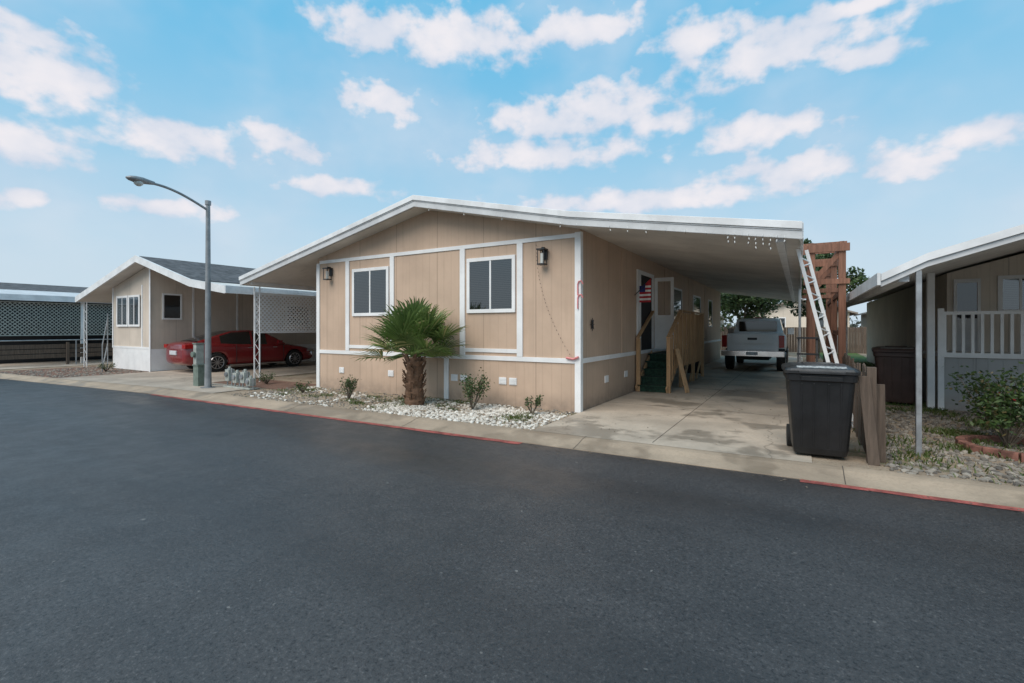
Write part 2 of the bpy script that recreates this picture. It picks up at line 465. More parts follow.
while y < 26.7:
    for xa, xb in ((-3.43, -.05), (-13.5, -10.86)):
        za, zb = rz(xa)-.114, rz(xb)-.114
        b.beam((xa, y, za-.012), (xb, y, zb-.012), .03, .024)
    y += .31
b.build('ceiling_ribs', 'ceiling', H)
b = MB(); b.box(-.30, -.20, 7.85, 26.7, rz(-.25)-.26, rz(-.25)-.116); b.box(-13.3, -13.2, 7.85, 26.7, rz(-13.25)-.27, rz(-13.25)-.116)
b.build('awning_beams', 'fascia', H)
b = MB()
for y in (17.6, 22, 26.3): b.box(-.04, .03, y, y+.07, .0, 2.8)
b.build('carport_posts', 'white', H, bevel=.005)
b = MB()
def orn(b, x, y, zt, w=.26):
    for dx in (0, w): b.box(x+dx-.014, x+dx+.014, y-.014, y+.014, 0, zt)
    z = .1; s = 0
    while z < zt-.25:
        xa, xb = (x+.014, x+w-.014) if s else (x+w-.014, x+.014)
        b.tube([(xa, y, z), (xb, y, z+.2)], .006, 5); z += .2; s = 1-s
orn(b, -13.6, 8.15, rz(-13.5)-.25); orn(b, -13.6, 13, rz(-13.5)-.25); orn(b, -13.6, 18, rz(-13.5)-.25)
b.build('ornamental_posts', 'white', H)
def lattice(b, x, y0, y1, z0, z1, step=.12, w=.022):
    t = y0 - (z1-z0)
    while t < y1:
        a0 = max(t, y0); z_a = z0 + (a0-t); a1 = min(t+(z1-z0), y1); z_b = z0 + (a1-t)
        if a1 > a0:
            b.beam((x,a0,z_a), (x,a1,z_b), .006, w)
            b.beam((x+.007,a0,z0+z1-z_a), (x+.007,a1,z0+z1-z_b), .006, w)
        t += step
    b.beam((x,y0,z0), (x,y1,z0), .03, .04); b.beam((x,y0,z1), (x,y1,z1), .03, .04)
b = MB(); lattice(b, -13.5, 8.1, 13.0, 1.42, 2.56, .125, .042); b.build('lattice_panel', 'white', H)
tr = MB(); P = YF-.028
tr.box(X0-.03, X0+.09, P, YF, 0, 3.23); tr.box(X1-.09, X1+.028, P, YF, 0, 3.31)
tr.box(X1, X1+.028, YF+.002, YF+.09, 0, 3.32)
tr.box(X0+.09, X1-.09, P+.004, YF, 3.215, 3.295)
tr.box(X0+.09, X1-.09, P+.004, YF, .895, .985)
tr.box(X1+.0, X1+.024, YF+.09, YB, .895, .985)
for x in (-9.68, -8.16, -6.12, -4.72): tr.box(x-.065, x+.065, P, YF, .985, 3.215)
for x in (-6.55,): tr.box(x-.06, x+.06, P, YF, .02, .895)
tr.box(-9.615, -8.225, P+.008, YF, 1.05, 1.13)
tr.box(-6.055, -4.785, P+.008, YF, 1.05, 1.13)
tr.build('trim_boards', 'white', H, bevel=.004)
def window(par, x0, x1, z0, z1, y, bl='blind', frame=.075, sign=-1):
    w = MB(); o = sign*.035
    ya, yb = min(y+o, y+sign*.002), max(y+o, y+sign*.002)
    w.box(x0, x1, ya, yb, z1-frame, z1); w.box(x0, x1, ya, yb, z0, z0+frame)
    w.box(x0, x0+frame, ya, yb, z0+frame, z1-frame); w.box(x1-frame, x1, ya, yb, z0+frame, z1-frame)
    xm = (x0+x1)/2; w.box(xm-.02, xm+.02, ya+.006, yb, z0+frame, z1-frame)
    w.build('window_frame', 'white', par, bevel=.003)
    g = MB(); yy = y+sign*.022
    g.add([(x0+frame,yy,z0+frame),(x1-frame,yy,z0+frame),(x1-frame,yy,z1-frame),(x0+frame,yy,z1-frame)], [(0,1,2,3)])
    g.build('window_glass', 'glass', par)
    k = MB(); z = z0+frame+.012
    yb2 = y+sign*.004
    k.add([(x0+frame,yb2,z0+frame),(x1-frame,yb2,z0+frame),(x1-frame,yb2,z1-frame),(x0+frame,yb2,z1-frame)], [(0,1,2,3)], 1)
    while z < z1-frame-.01:
        k.box(x0+frame+.01, xm-.03, min(yb2+sign*.003,yb2+sign*.010), max(yb2+sign*.003,yb2+sign*.010), z, z+.019, 0)
        k.box(xm+.03, x1-frame-.01, min(yb2+sign*.003,yb2+sign*.010), max(yb2+sign*.003,yb2+sign*.010), z, z+.019, 0)
        z += .037
    k.build('window_blinds', [bl, 'darkroom'], par)
window(H, -9.50, -8.26, 1.84, 3.0, YF-.001)
window(H, -6.0, -4.82, 1.86, 3.0, YF-.001)
def side_window(par, y0, y1, z0, z1, x, fr=.06):
    w = MB()
    w.box(x, x+.03, y0, y1, z1-fr, z1); w.box(x, x+.03, y0, y1, z0, z0+fr)
    w.box(x, x+.03, y0, y0+fr, z0+fr, z1-fr); w.box(x, x+.03, y1-fr, y1, z0+fr, z1-fr)
    w.build('window_frame', 'white', par, bevel=.003)
    g = MB(); g.box(x, x+.012, y0+fr, y1-fr, z0+fr, z1-fr); g.build('window_glass', 'tintglass', par)
side_window(H, 15.6, 17.0, 1.7, 2.85, X1+.001)
side_window(H, 19.0, 20.6, 1.6, 2.8, X1+.001)
side_window(H, 22.5, 23.6, 1.6, 2.8, X1+.001)
b = MB()
b.box(X1, X1+.035, 11.75, 12.05, 1.0, 3.0); b.box(X1, X1+.035, 13.1, 13.3, 1.0, 3.0); b.box(X1, X1+.035, 12.05, 13.1, 2.9, 3.0)
b.build('door_frame', 'white', H, bevel=.004)
b = MB(); b.box(X1, X1+.02, 12.05, 13.1, .95, 2.9); b.build('door', 'darkroom', H)
b = MB(); b.box(X1+.04, X1+.55, 13.32, 13.36, .98, 1.9); b.box(X1+.04, X1+.12, 13.32, 13.36, 1.9, 2.92); b.box(X1+.47, X1+.55, 13.32, 13.36, 1.9, 2.92); b.box(X1+.12, X1+.47, 13.32, 13.36, 2.82, 2.92)
b.build('storm_door', 'white', H)
b = MB()
for y in (10.6, 14.6, 18.2, 21.6): b.box(X1, X1+.015, y, y+.05, .985, 3.3)
b.build('side_battens', 'siding', H)
b = MB()
for x in (-9.9, -8.2, -6.34, -6.09, -5.12, -4.88):
    b.box(x-.085, x+.085, YF-.018, YF, .42, .56)
    for k in range(4): b.box(x-.07, x+.07, YF-.026, YF-.018, .437+k*.03, .45+k*.03)
for y in (9.6, 10.9): b.box(X1, X1+.018, y-.1, y+.1, .42, .56)
b.build('skirt_vents', 'white', H)
def lantern(x, y, z, par):
    b = MB()
    b.box(x-.055, x+.055, y-.03, y, z-.08, z+.12, 0)
    b.box(x-.02, x+.02, y-.12, y-.03, z+.12, z+.15, 0)
    b.box(x-.085, x+.085, y-.21, y-.04, z+.09, z+.115, 0)
    b.box(x-.075, x+.075, y-.20, y-.05, z-.19, z-.165, 0)
    for dx in (-.07, .058):
        for dy in (-.195, -.067): b.box(x+dx, x+dx+.012, y+dy, y+dy+.012, z-.165, z+.09, 0)
    b.tube([(x, y-.125, z-.16), (x, y-.125, z+.03)], .035, 10, 1)
    b.build('wall_lantern', ['black', 'lens'], par)
lantern(-4.17, YF, 2.93, H); lantern(-10.3, YF, 2.96, H)
b = MB()
def hang(b, x, y, z, n, dz=.06):
    for i in range(n):
        zz = z - i*dz; xx = x+random.uniform(-.006,.006)
        b.tube([(xx, y, zz), (xx+random.uniform(-.014,.014), y-.006, zz-.028)], [.009, .003], 5, 1)
    if n: b.tube([(x, y, z), (x, y, z-n*dz)], .0014, 4, 0)
for i in range(30):
    t = i/29; x = -4.35 + .75*t*t; z = 3.15 - 2.15*t
    b.tube([(x, YF-.03, z), (x+.008, YF-.035, z-.024)], [.007, .003], 5, 0)
x = -6.9
while x < -.1:
    hang(b, x, 7.665, rz(x)-.2, random.choice((0, 0, 1, 2)) if x < -1.1 else random.choice((1,2,4,3))); x += .3 if x<-1.1 else .09
b.build('string_lights', ['wire', 'bulb'], H)
b = MB()
for z in (2.35, 2.1): b.tube([(X1-.02, YF-.05, z-.2), (X1-.02, YF-.05, z), (X1-.0, YF-.05, z+.05), (X1+.05, YF-.05, z+.06), (X1+.08, YF-.05, z)], .013, 6, 0)
b.tube([(X1-.25, YF-.05, 1.0), (X1-.1, YF-.06, .98), (X1-.0, YF-.06, 1.02)], .022, 6, 0)
for k in range(8):
    a = k*pi/4; b.tube([(X1+.03,8.75,1.62),(X1+.03,8.75+.1*cos(a),1.62+.13*sin(a))],[.02,.005],5,1)
b.build('holiday_decoration', ['pink', 'black'], H)
Fg = root('flag'); b = MB(); fy = 11.6
b.tube([(X1,fy,2.35),(X1+.42,fy,2.72)], .010, 6, 3)
for k in range(9):
    z1 = 2.62-.05*k
    for j in range(4):
        xa = X1+.12+.07*j; xb = xa+.07; dy0 = .02*sin(j*1.5); dy1 = .02*sin((j+1)*1.5)
        m = 2 if (k < 4 and j < 2) else (0 if k % 2 == 0 else 1)
        za = z1-.13+.062*j if k == 0 else z1; zb = z1-.13+.062*(j+1) if k == 0 else z1
        b.add([(xa,fy+dy0,za),(xb,fy+dy1,zb),(xb,fy+dy1,z1-.05),(xa,fy+dy0,z1-.05)],[(0,1,2,3)],m)
b.build('cloth', ['fred','white','fblue','black'], Fg)

# porch steps and deck
D = root('porch_steps')
b = MB(); xa, xb = X1+.04, -2.68
for i in range(5):
    y = 11.6 + i*.27; z = .175*(i+1)
    b.box(xa, xb, y, y+.29, z-.035, z, 1)
    b.box(xa+.03, xb-.03, y+.02, y+.045, z-.175, z-.036, 1)
b.box(xa, xb, 12.96, 16.2, .84, .875, 1)
b.build('treads', ['wood', 'turf'], D)
b = MB()
b.beam((xa+.02, 11.55, .05), (xa+.02, 12.98, .86), .04, .2); b.beam((xb, 11.55, .05), (xb, 12.98, .86), .04, .2)
for y in (11.6, 12.95, 14.6, 16.15): b.box(xb-.02, xb+.07, y, y+.09, 0, (1.3 if y < 12 else 1.98))
b.box(xa, xa+.09, 11.6, 11.69, 0, 1.3)
b.beam((xb+.025, 11.6, 1.32), (xb+.025, 13.0, 2.0), .1, .04)
b.beam((xb+.025, 11.6, .60), (xb+.025, 13.0, 1.25), .04, .08)
b.beam((xa+.045, 11.6, 1.32), (xa+.045, 13.0, 2.0), .08, .04)
b.box(xb-.03, xb+.08, 13.04, 16.26, 1.981, 2.02); b.box(xb-.0, xb+.04, 13.04, 16.15, 1.0, 1.08)
b.box(xb-.01, xb+.03, 12.99, 16.2, .66, .835)
y = 11.80
while y < 16.1:
    zt = 1.98 if y > 13 else 1.32+(y-11.6)*.49; zb = .55 if y > 13 else .2+(y-11.6)*.5
    b.box(xb+.045, xb+.085, y, y+.045, zb, zt-.03); y += .26
for y in (13.3, 14.3, 15.3): b.beam((xb,y,.05),(xb,y+.8,.62),.04,.08)
b.beam((xb+.40, 11.9, .02), (xb+.12, 12.05, 1.05), .14, .02)
b.box(xa, xb, 16.16, 16.2, 1.93, 1.98)
x = xa+.05
while x < xb-.05: b.box(x, x+.04, 16.16, 16.2, .88, 1.93); x += .15
b.build('railing', 'wood', D, bevel=.003)
b = MB(); b.box(-3.3, -2.85, 17.2, 17.6, .02, 1.15); b.box(-3.34, -2.81, 17.16, 17.64, 1.15, 1.2); b.box(-3.2,-2.9,17.19,17.2,.3,.9)
b.build('storage_cabinet', 'binplastic', bevel=.01)

# ------------------------------------------------------------ fan palm
def fan_palm(name, x, y, s=1.0):
    R = root(name); b = MB()
    n = 12; pts = []; rr = []
    for i in range(n): pts.append((x+.01*sin(i), y, i*.078*s)); rr.append((.17 - .004*i + .018*(i % 2))*s)
    b.tube(pts, rr, 14)
    for i in range(110):
        a = random.uniform(0, 2*pi); z = random.uniform(.03, .9)*s; r = .145*s
        p = Vector((x+cos(a)*r, y+sin(a)*r, z)); q = p + Vector((cos(a)*.07, sin(a)*.07, random.uniform(.06,.16)))*s
        b.beam(p, q, .045*s, .012*s)
    b.build('trunk', 'palmtrunk', R)
    L = MB()
    base = Vector((x, y, .88*s))
    NL = 36
    for i in range(NL):
        az = i*2.39996 + random.uniform(-.25,.25); t = i/(NL-1)
        el = radians(84 - 84*t) + random.uniform(-.12,.12)
        d = Vector((cos(az)*cos(el), sin(az)*cos(el), sin(el)))
        pl = random.uniform(.40, .66)*s
        tip = base + d*pl + Vector((0,0,-.05*(1-abs(sin(el)))))
        L.tube([base+d*.05, base+d*pl*.5+Vector((0,0,.02)), tip], [.013*s, .01*s, .007*s], 5)
        side = d.cross(Vector((0,0,1)))
        if side.length < .1: side = Vector((1,0,0))
        side.normalize(); up = side.cross(d).normalized()
        tw = random.uniform(-.6,.6); side, up = side*cos(tw)+up*sin(tw), up*cos(tw)-side*sin(tw)
        rad = random.uniform(.52, .68)*s; nb = 20
        for k in range(nb):
            a = radians(-98 + 196*k/(nb-1)) + random.uniform(-.03,.03)
            bd = (d*cos(a) + side*sin(a) + up*(.25*abs(sin(a)))).normalized()
            r = rad*(1-.25*(abs(a)/2)**2)*random.uniform(.88,1.06)
            nrm = bd.cross(up).normalized()
            w = .024*s
            m1 = tip + bd*r*.5; m2 = tip + bd*r*.8 + Vector((0,0,-.03*r)); e = tip + bd*r + Vector((0,0,-.10*r - random.uniform(0,.04)))
            f = up*.010
            L.add([tip, m1+nrm*w+f, m1, m1-nrm*w+f, m2+nrm*w*.5, m2-nrm*w*.5, e],
                  [(0,1,2),(0,2,3),(1,4,2),(2,5,3),(2,4,5),(4,6,5)])
    L.build('fronds', 'palmleaf', R)
fan_palm('fan_palm', -6.66, 7.3, 1.1)

# ------------------------------------------------------------ shrubs & trees
def leafquad(b, p, sz):
    d = Vector((random.gauss(0,1), random.gauss(0,1), random.gauss(0,.7))).normalized()
    r = d.cross(Vector((random.gauss(0,1), random.gauss(0,1), random.gauss(0,1)))).normalized()
    b.add([p-d*sz, p+r*sz*.5, p+d*sz, p-r*sz*.5], [(0,1,2,3)])
def shrub(name, x, y, w, h, n=500, leaf=.022, flowers=0, m='leaf'):
    R = root(name); st = MB(); lf = MB(); fl = MB(); tips = []
    for i in range(int(9+w*14)):
        a = random.uniform(0, 2*pi); r = w/2*random.uniform(.2, 1)
        hh = h*random.uniform(.55, 1)
        p0 = Vector((x, y, 0)); p2 = Vector((x+cos(a)*r, y+sin(a)*r, hh)); p1 = (p0+p2)/2 + Vector((cos(a)*.04, sin(a)*.04, .05))
        st.tube([p0, p1, p2], [.009, .006, .003], 5); tips.append((p1, p2))
    st.build('stems', 'bark', R)
    for i in range(n):
        p1, p2 = random.choice(tips); t = random.uniform(-.1, 1.1)
        p = p1.lerp(p2, t) + Vector((random.gauss(0,1), random.gauss(0,1), random.gauss(0,1)))*w*.07
        p.z = max(p.z, .03); leafquad(lf, p, leaf*random.uniform(.7, 1.4))
    lf.build('leaves', m, R)
    for i in range(flowers):
        p1, p2 = random.choice(tips); p = p2 + Vector((random.gauss(0,.02), random.gauss(0,.02), .02))
        for k in range(6): leafquad(fl, p+Vector((random.gauss(0,.012),)*3), .02)
    if flowers: fl.build('flowers', 'flower', R)
shrub('rose_bush', -8.35, 7.1, .45, .5, 420)
shrub('rose_bush', -5.3, 7.4, .75, .66, 1100)
shrub('rose_bush', -4.1, 7.55, .35, .36, 260)
shrub('rose_bush', -10.2, 7.3, .35, .25, 160)
shrub('flowering_bush', 2.3, 8.6, 1.2, .95, 3200, .028, 10)
shrub('rose_bush', -12.6, 7.9, .6, .3, 260)
shrub('rose_bush', -21.0, 7.2, .6, .35, 260)
shrub('rose_bush', 3.4, 9.6, .9, .7, 1500, .028, 4)
b = MB()
for i in range(22):
    a = 2*pi*i/22; cx, cy = 2.35+.55*cos(a), 8.35+.55*sin(a)
    d = Vector((-sin(a), cos(a), 0)); b.beam(Vector((cx,cy,.05))-d*.075, Vector((cx,cy,.05))+d*.07, .09, random.uniform(.09,.11))
b.build('brick_edging', 'terracotta', bevel=.006)

def tree(name, x, y, h, cr, n, leaf, m='leaf_tree', trunk=.16, bare=False, zc=.62):
    R = root(name); tb = MB(); lf = MB()
    hb = h*.35
    tb.tube([(x,y,0),(x+.05,y,hb*.5),(x,y+.05,hb)], [trunk, trunk*.8, trunk*.65], 9)
    ends = []
    def br(p, d, l, r, lev):
        q = p + d*l; mid = p + d*l*.5 + Vector((random.gauss(0,.05),random.gauss(0,.05),0))*l
        tb.tube([p, mid, q], [r, r*.8, r*.6], 5 if lev > 1 else 7); ends.append(q)
        if lev < (5 if bare else 3):
            for k in range(3 if not bare else random.choice((2,3,3))):
                nd = (d + Vector((random.gauss(0,.55), random.gauss(0,.55), random.gauss(.12,.35)))).normalized()
                br(q, nd, l*random.uniform(.6,.85), r*.58, lev+1)
    for k in range(5):
        a = k*2*pi/5+random.uniform(-.4,.4)
        br(Vector((x,y,hb)), Vector((cos(a)*.6, sin(a)*.6, random.uniform(.6,1.1))).normalized(), h*.2, trunk*.5, 1)
    tb.build('trunk', 'bark', R)
    if bare: return
    cl = [(Vector((x,y,h*zc)) + Vector((random.gauss(0,.42)*cr, random.gauss(0,.42)*cr, random.gauss(0,.36)*h*.42)), random.uniform(.2,.42)*cr) for _ in range(26)]
    cl += [(e, .28*cr) for e in ends[::4]]
    for i in range(n):
        c, r = random.choice(cl)
        d = Vector((random.gauss(0,1),random.gauss(0,1),random.gauss(0,1))).normalized()*r*random.uniform(.55,1)
        p = c+d
        if p.z > .3: leafquad(lf, p, leaf*random.uniform(.6,1.3))
    lf.build('crown', m, R)
tree('broadleaf_tree', -3.0, 33, 5.2, 2.4, 9000, .11)
tree('broadleaf_tree', .7, 29, 6.0, 1.6, 9000, .11)
tree('broadleaf_tree', -8.5, 36, 4.6, 2.4, 6000, .12)
tree('bare_tree', 4.4, 37, 6.0, 2, 0, .1, bare=True, trunk=.13)
tree('bare_tree', 6.2, 37.5, 5.6, 2, 0, .1, bare=True, trunk=.12)
tree('broadleaf_tree', 13, 55, 5.0, 2.8, 6000, .14, 'leaf_far')
b = MB()
for i in range(70):
    a = radians(-100+200*i/69); rr = random.uniform(120, 170)
    cx, cy = sin(a)*rr, cos(a)*rr; hh = random.uniform(3, 6.5); ww = random.uniform(4, 8)
    for k in range(220):
        p = Vector((cx+random.gauss(0,.5)*ww, cy+random.gauss(0,.5)*ww, abs(random.gauss(0,.45))*hh+.3)); leafquad(b, p, random.uniform(.4,.9))
b.build('distant_tree_line', 'leaf_far')

# ------------------------------------------------------------ neighbour home on the left
H2 = root('neighbour_home')
a0, a1, yf = -22.7, -19.62, 8.0
r2 = [(-24.7, 2.76), (-19.5, 4.0), (-15.9, 3.0), (-13.95, 2.72)]
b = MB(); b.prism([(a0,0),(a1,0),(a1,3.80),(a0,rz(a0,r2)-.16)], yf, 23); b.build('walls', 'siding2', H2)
b = MB(); b.prism(r2 + [(x, z-.15) for x, z in r2[::-1]], 7.55, 23.5); b.build('roof', 'ceiling', H2)
b = MB(); b.prism([(x,z+.03) for x,z in r2[1:3]] + [(x, z+.004) for x, z in r2[1:3][::-1]], 7.62, 23.4)
b.prism([(x,z+.03) for x,z in r2[0:2]] + [(x, z+.004) for x, z in r2[0:2][::-1]], 7.62, 23.4)
b.build('shingles', 'shingle', H2)
b = MB(); b.prism([(x,z+.04) for x,z in r2] + [(x, z-.19) for x, z in r2[::-1]], 7.49, 7.545)
b.box(-13.945, -13.9, 7.49, 23.5, 2.54, 2.755); b.box(-24.75,-24.705,7.49,23.5,2.58,2.79); b.build('fascia', 'fascia', H2)
b = MB()
for x in (a0, -20.28): b.box(x, x+.07, yf-.02, yf, .87, 3.1)
b.box(a1-.07, a1+.02, yf-.025, yf, 0, 3.75)
b.box(a1, a1+.02, 9.35, 9.42, .87, 3.7); b.box(a1, a1+.02, 11, 11.07, .87, 3.7)
b.box(a0, a1-.07, yf-.022, yf, .80, .87); b.build('trim_boards', 'white', H2)
b = MB(); b.box(a0+.05, a1-.1, yf-.012, yf, .02, .80); b.box(a1, a1+.012, yf, 22, .02, .80); b.build('skirting', 'white', H2)
window(H2, -22.25, -21.3, 1.6, 2.75, yf-.021); window(H2, -21.25, -20.35, 1.6, 2.75, yf-.021)
side_window(H2, 8.35, 9.0, 1.85, 2.8, a1+.001)
b = MB(); orn(b, -24.5, 7.7, 2.6); orn(b, -24.5, 12, 2.6)
for y in (12, 17, 22): b.box(-14.05, -13.99, y, y+.06, 0, 2.55)
b.build('ornamental_posts', 'white', H2)
side_window(H2, 13.2, 14.4, 1.6, 2.6, a1+.001)
b = MB(); b.box(a1, a1+.03, 16, 16.95, .9, 2.8); b.build('side_door', 'white', H2)
b = MB()
b.tube([(-22.6,7.8,.95),(-21.0,7.1,.12)], .018, 6); b.tube([(-22.6,7.8,0),(-22.6,7.8,2.1)], .018, 6); b.tube([(-22.6,7.8,1.9),(-21,7.1,.95)], .018, 6); b.tube([(-21,7.1,0),(-21,7.1,.97)], .018, 6)
b.build('handrail', 'galv', H2)

# far-left home with lattice carport
H3 = root('neighbour_home')
r3 = [(-40, 2.6), (-33.5, 3.75), (-28.8, 3.15), (-26.9, 2.86)]
b = MB(); b.prism([(-37,0),(-29.5,0),(-29.5,rz(-29.5,r3)-.15),(-33.5,3.6),(-37,rz(-37,r3)-.15)], 7, 24); b.build('walls', 'skirt_grey', H3)
b = MB(); b.prism(r3 + [(x,z-.14) for x,z in r3[::-1]], 5.2, 24.5); b.build('roof', 'ceiling', H3)
b = MB(); b.prism([(x,z+.03) for x,z in r3[1:3]] + [(x,z+.004) for x,z in r3[1:3][::-1]], 5.25, 24.4)
b.prism([(x,z+.03) for x,z in r3[2:4]] + [(x,z+.004) for x,z in r3[2:4][::-1]], 5.25, 24.4, 1); b.build('shingles', ['shingle', 'fascia2'], H3)
b = MB(); b.prism([(x,z+.04) for x,z in r3] + [(x,z-.17) for x,z in r3[::-1]], 5.14, 5.195); b.box(-26.895,-26.85,5.2,24.5,2.66,2.9); b.build('fascia', 'fascia', H3)
b = MB(); lattice(b, -27.1, 5.4, 16, 1.25, 2.6, .14, .03)
b.build('lattice_panel', 'meter', H3)
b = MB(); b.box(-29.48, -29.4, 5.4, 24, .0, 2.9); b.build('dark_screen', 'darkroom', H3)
b = MB()
for y in (5.4, 8.4, 11.4, 14.4, 17.4): b.box(-27.14,-27.06,y,y+.08,0,2.7)
b.build('posts', 'white', H3)
b = MB()
for k in range(3): b.box(-26.8,-26.76,5.3,18, .3+.2*k,.47+.2*k)
for y in (5.3,7.8,10.3,12.8): b.box(-26.74,-26.66,y,y+.09,0,.95)
b.build('low_fence', ['greywood'], H3)
b = MB(); b.tube([(-26.3,5.3,1.05),(-26.3,14,1.05)], .025, 6)
for y in (5.3,8,11,14): b.tube([(-26.3,y,0),(-26.3,y,1.05)], .025, 6)
b.build('pipe_railing', 'galv', H3)

# ------------------------------------------------------------ neighbour on the right
H4 = root('neighbour_home')
r4 = [(.86, 2.2), (1.3, 2.42), (2.2, 2.70), (4.2, 3.3), (11, 2.2)]
b = MB(); b.prism([(2.7,0),(9.5,0),(9.5,2.3),(4.2,3.15),(2.7,2.72)], 13.6, 28); b.build('walls', 'siding4', H4)
b = MB(); b.prism(r4 + [(x,z-.05) for x,z in r4[::-1]], 7.5, 28.5, 0); b.build('roof', 'ceiling', H4)
b = MB(); b.prism([(x,z+.02) for x,z in r4] + [(x,z-.07) for x,z in r4[::-1]], 7.42, 7.495)
b.prism([(x,z-.075) for x,z in r4] + [(x,z-.14) for x,z in r4[::-1]], 7.45, 7.497,1)
b.box(.82,.855,7.42,28.5,2.08,2.23); b.build('fascia', ['fascia','fascia2'], H4)
b = MB(); y = 7.8
while y < 28:
    for xa_, xb_ in ((.9,1.3),(1.3,2.2),(2.2,4.1)): b.beam((xa_,y,rz(xa_,r4)-.065),(xb_,y,rz(xb_,r4)-.065),.03,.028)
    y += .3
b.build('ceiling_ribs', 'ceiling', H4)
b = MB(); b.box(1.05,1.15,7.55,28,rz(1.1,r4)-.2,rz(1.1,r4)-.085); b.build('awning_beam','fascia',H4)
b = MB(); b.box(1.20,1.255,7.46,7.515,0,2.24); b.build('steel_post', 'galv', H4, bevel=.004)
b = MB(); b.box(2.08,2.19,11.9,12.01,0,2.6); b.box(1.05,1.12,16,16.07,0,2.1); b.box(1.05,1.12,20,20.07,0,2.1); b.build('awning_posts', 'white', H4, bevel=.004)
b = MB(); b.box(2.3,9.5,12.0,13.59,1.0,1.06); b.box(2.3,9.5,11.94,11.985,1.0,1.09); b.box(2.3,9.5,11.95,11.99,1.80,1.86)
x = 2.32
while x < 9: b.box(x,x+.045,11.95,11.985,1.09,1.80); x += .13
for x in (2.28, 3.9, 5.5): b.box(x-.04,x+.05,11.93,12.0,0,1.92)
b.build('deck_railing', 'white', H4)
b = MB(); b.box(2.3,9.5,12.02,12.06,0,1.0); b.box(2.25,2.29,12.02,20,0,.9); b.build('skirting', 'skirt_grey', H4)
window(H4, 3.48, 4.15, 1.85, 2.62, 13.599)
b = MB(); b.box(2.80,2.85,13.55,13.6,1.06,2.58); b.box(3.17,3.22,13.55,13.6,1.06,2.58); b.box(2.85,3.17,13.55,13.6,2.50,2.58); b.build('door_frame','white',H4)
b = MB(); b.box(2.85,3.17,13.57,13.6,1.06,1.75,0); b.box(2.85,3.17,13.57,13.6,1.75,2.5,1); b.build('door',['fascia2','tintglass'],H4)

def far_home(x0, x1, y0, y1, h, ridge, wm='siding4'):
    R = root('distant_home'); xm = (x0+x1)/2
    b = MB(); b.prism([(x0,0),(x1,0),(x1,h),(xm,ridge-.12),(x0,h)], y0, y1); b.build('walls', wm, R)
    rr = [(x0-.5,h-.1),(xm,ridge),(x1+.5,h-.1)]
    b = MB(); b.prism(rr+[(x,z-.12) for x,z in rr[::-1]], y0-.4, y1+.4); b.build('roof', 'rooffar', R)
    window(R, xm-1.8, xm-.8, 1.5, 2.4, y0-.001); window(R, xm+.8, xm+1.8, 1.5, 2.4, y0-.001)
far_home(-3.5, 3.2, 44, 56, 2.8, 3.9); far_home(4.6, 12, 38.5, 52, 2.8, 3.8); far_home(-14, -7, 44, 56, 2.8, 3.9, 'siding2')
b = MB(); x = -12
while x < 14: b.box(x, x+.14, 36-.02, 36, 0, 1.6); x += .15
b.build('back_fence', 'greywood')

# ------------------------------------------------------------ wooden frame, ladder, plank fence
W = root('wooden_arbor'); b = MB()
for y in (11.2, 13.8, 16.4):
    b.box(.16,.26,y,y+.1,0,3.16); b.box(.64,.76,y,y+.12,0,3.16)
    b.box(.06,.82,y-.045,y-.005,3.03,3.18); b.box(.06,.82,y-.04,y-.003,2.4,2.5)
    b.beam((.24,y+.05,2.5),(.66,y+.05,3.0),.05,.09)
b.box(.17,.25,11.3,16.4,3.161,3.24); b.box(.66,.74,11.3,16.4,3.161,3.24)
b.box(.67,.73,11.32,16.4,2.2,2.3); b.box(.67,.73,11.32,16.4,1.4,1.5)
b.beam((.7,11.3,2.3),(.7,12.3,3.1),.06,.09)
for y in (11.8,12.4,13,14.6,15.4): b.box(.06,.82,y,y+.04,3.242,3.31)
b.build('frame', 'redwood', W, bevel=.004)
L = root('leaning_ladder'); b = MB()
def lad(o, y): return Vector((-.03+o,y,2.80)), Vector((.60+o,y,.02))
b.beam(*lad(0,8.8), .03, .05); b.beam(*lad(.12,9.05), .03, .05)
for k in range(1, 20):
    t = k/20; p = lad(0,8.8)[0].lerp(lad(0,8.8)[1], t); q = lad(.12,9.05)[0].lerp(lad(.12,9.05)[1], t+(.02 if k % 2 else -.02)); b.tube([p,q],.010,6)
b.build('rails', 'white', L)
SL = root('step_ladder'); b = MB()
for sx in (0, .36):
    b.beam((-.05+sx*.9,10.2,.02),(-.02+sx*.8,10.45,1.35),.03,.05); b.beam((-.05+sx*.9,10.95,.02),(-.02+sx*.8,10.5,1.35),.025,.04)
for k in range(1,5):
    t = k/5; b.box(-.05,.30,10.2+.25*t-.04,10.2+.25*t+.05,1.33*t-.01,1.33*t+.02)
b.box(-.05,.30,10.38,10.58,1.35,1.38)
b.build('rails', 'black', SL)
Fn = root('plank_fence'); b = MB(); y = 6.95
while y < 11.1:
    h = random.uniform(.92, 1.08); o = random.uniform(-.012,.012)
    b.add([(.70+o,y,.01),(.722+o,y,.01),(.722+o,y+.125,.01),(.70+o,y+.125,.01),(.70+o,y,h),(.722+o,y,h),(.722+o,y+.125,h+random.uniform(-.03,.03)),(.70+o,y+.125,h)],
          [(0,3,2,1),(4,5,6,7),(0,1,5,4),(1,2,6,5),(2,3,7,6),(3,0,4,7)]); y += .14
b.box(.74,.78,6.95,20,.25,.34); b.box(.74,.78,6.95,20,.75,.84)
y = 11.1
while y < 20: b.box(.70,.72,y,y+.12,.01,random.uniform(.9,1.0)); y += .15
b.box(.66,.75,6.82,6.92,0,1.10); b.beam((.72,6.76,0),(.63,6.79,1.0),.11,.03)
b.beam((.80,6.95,0),(.79,6.96,.9),.10,.03)
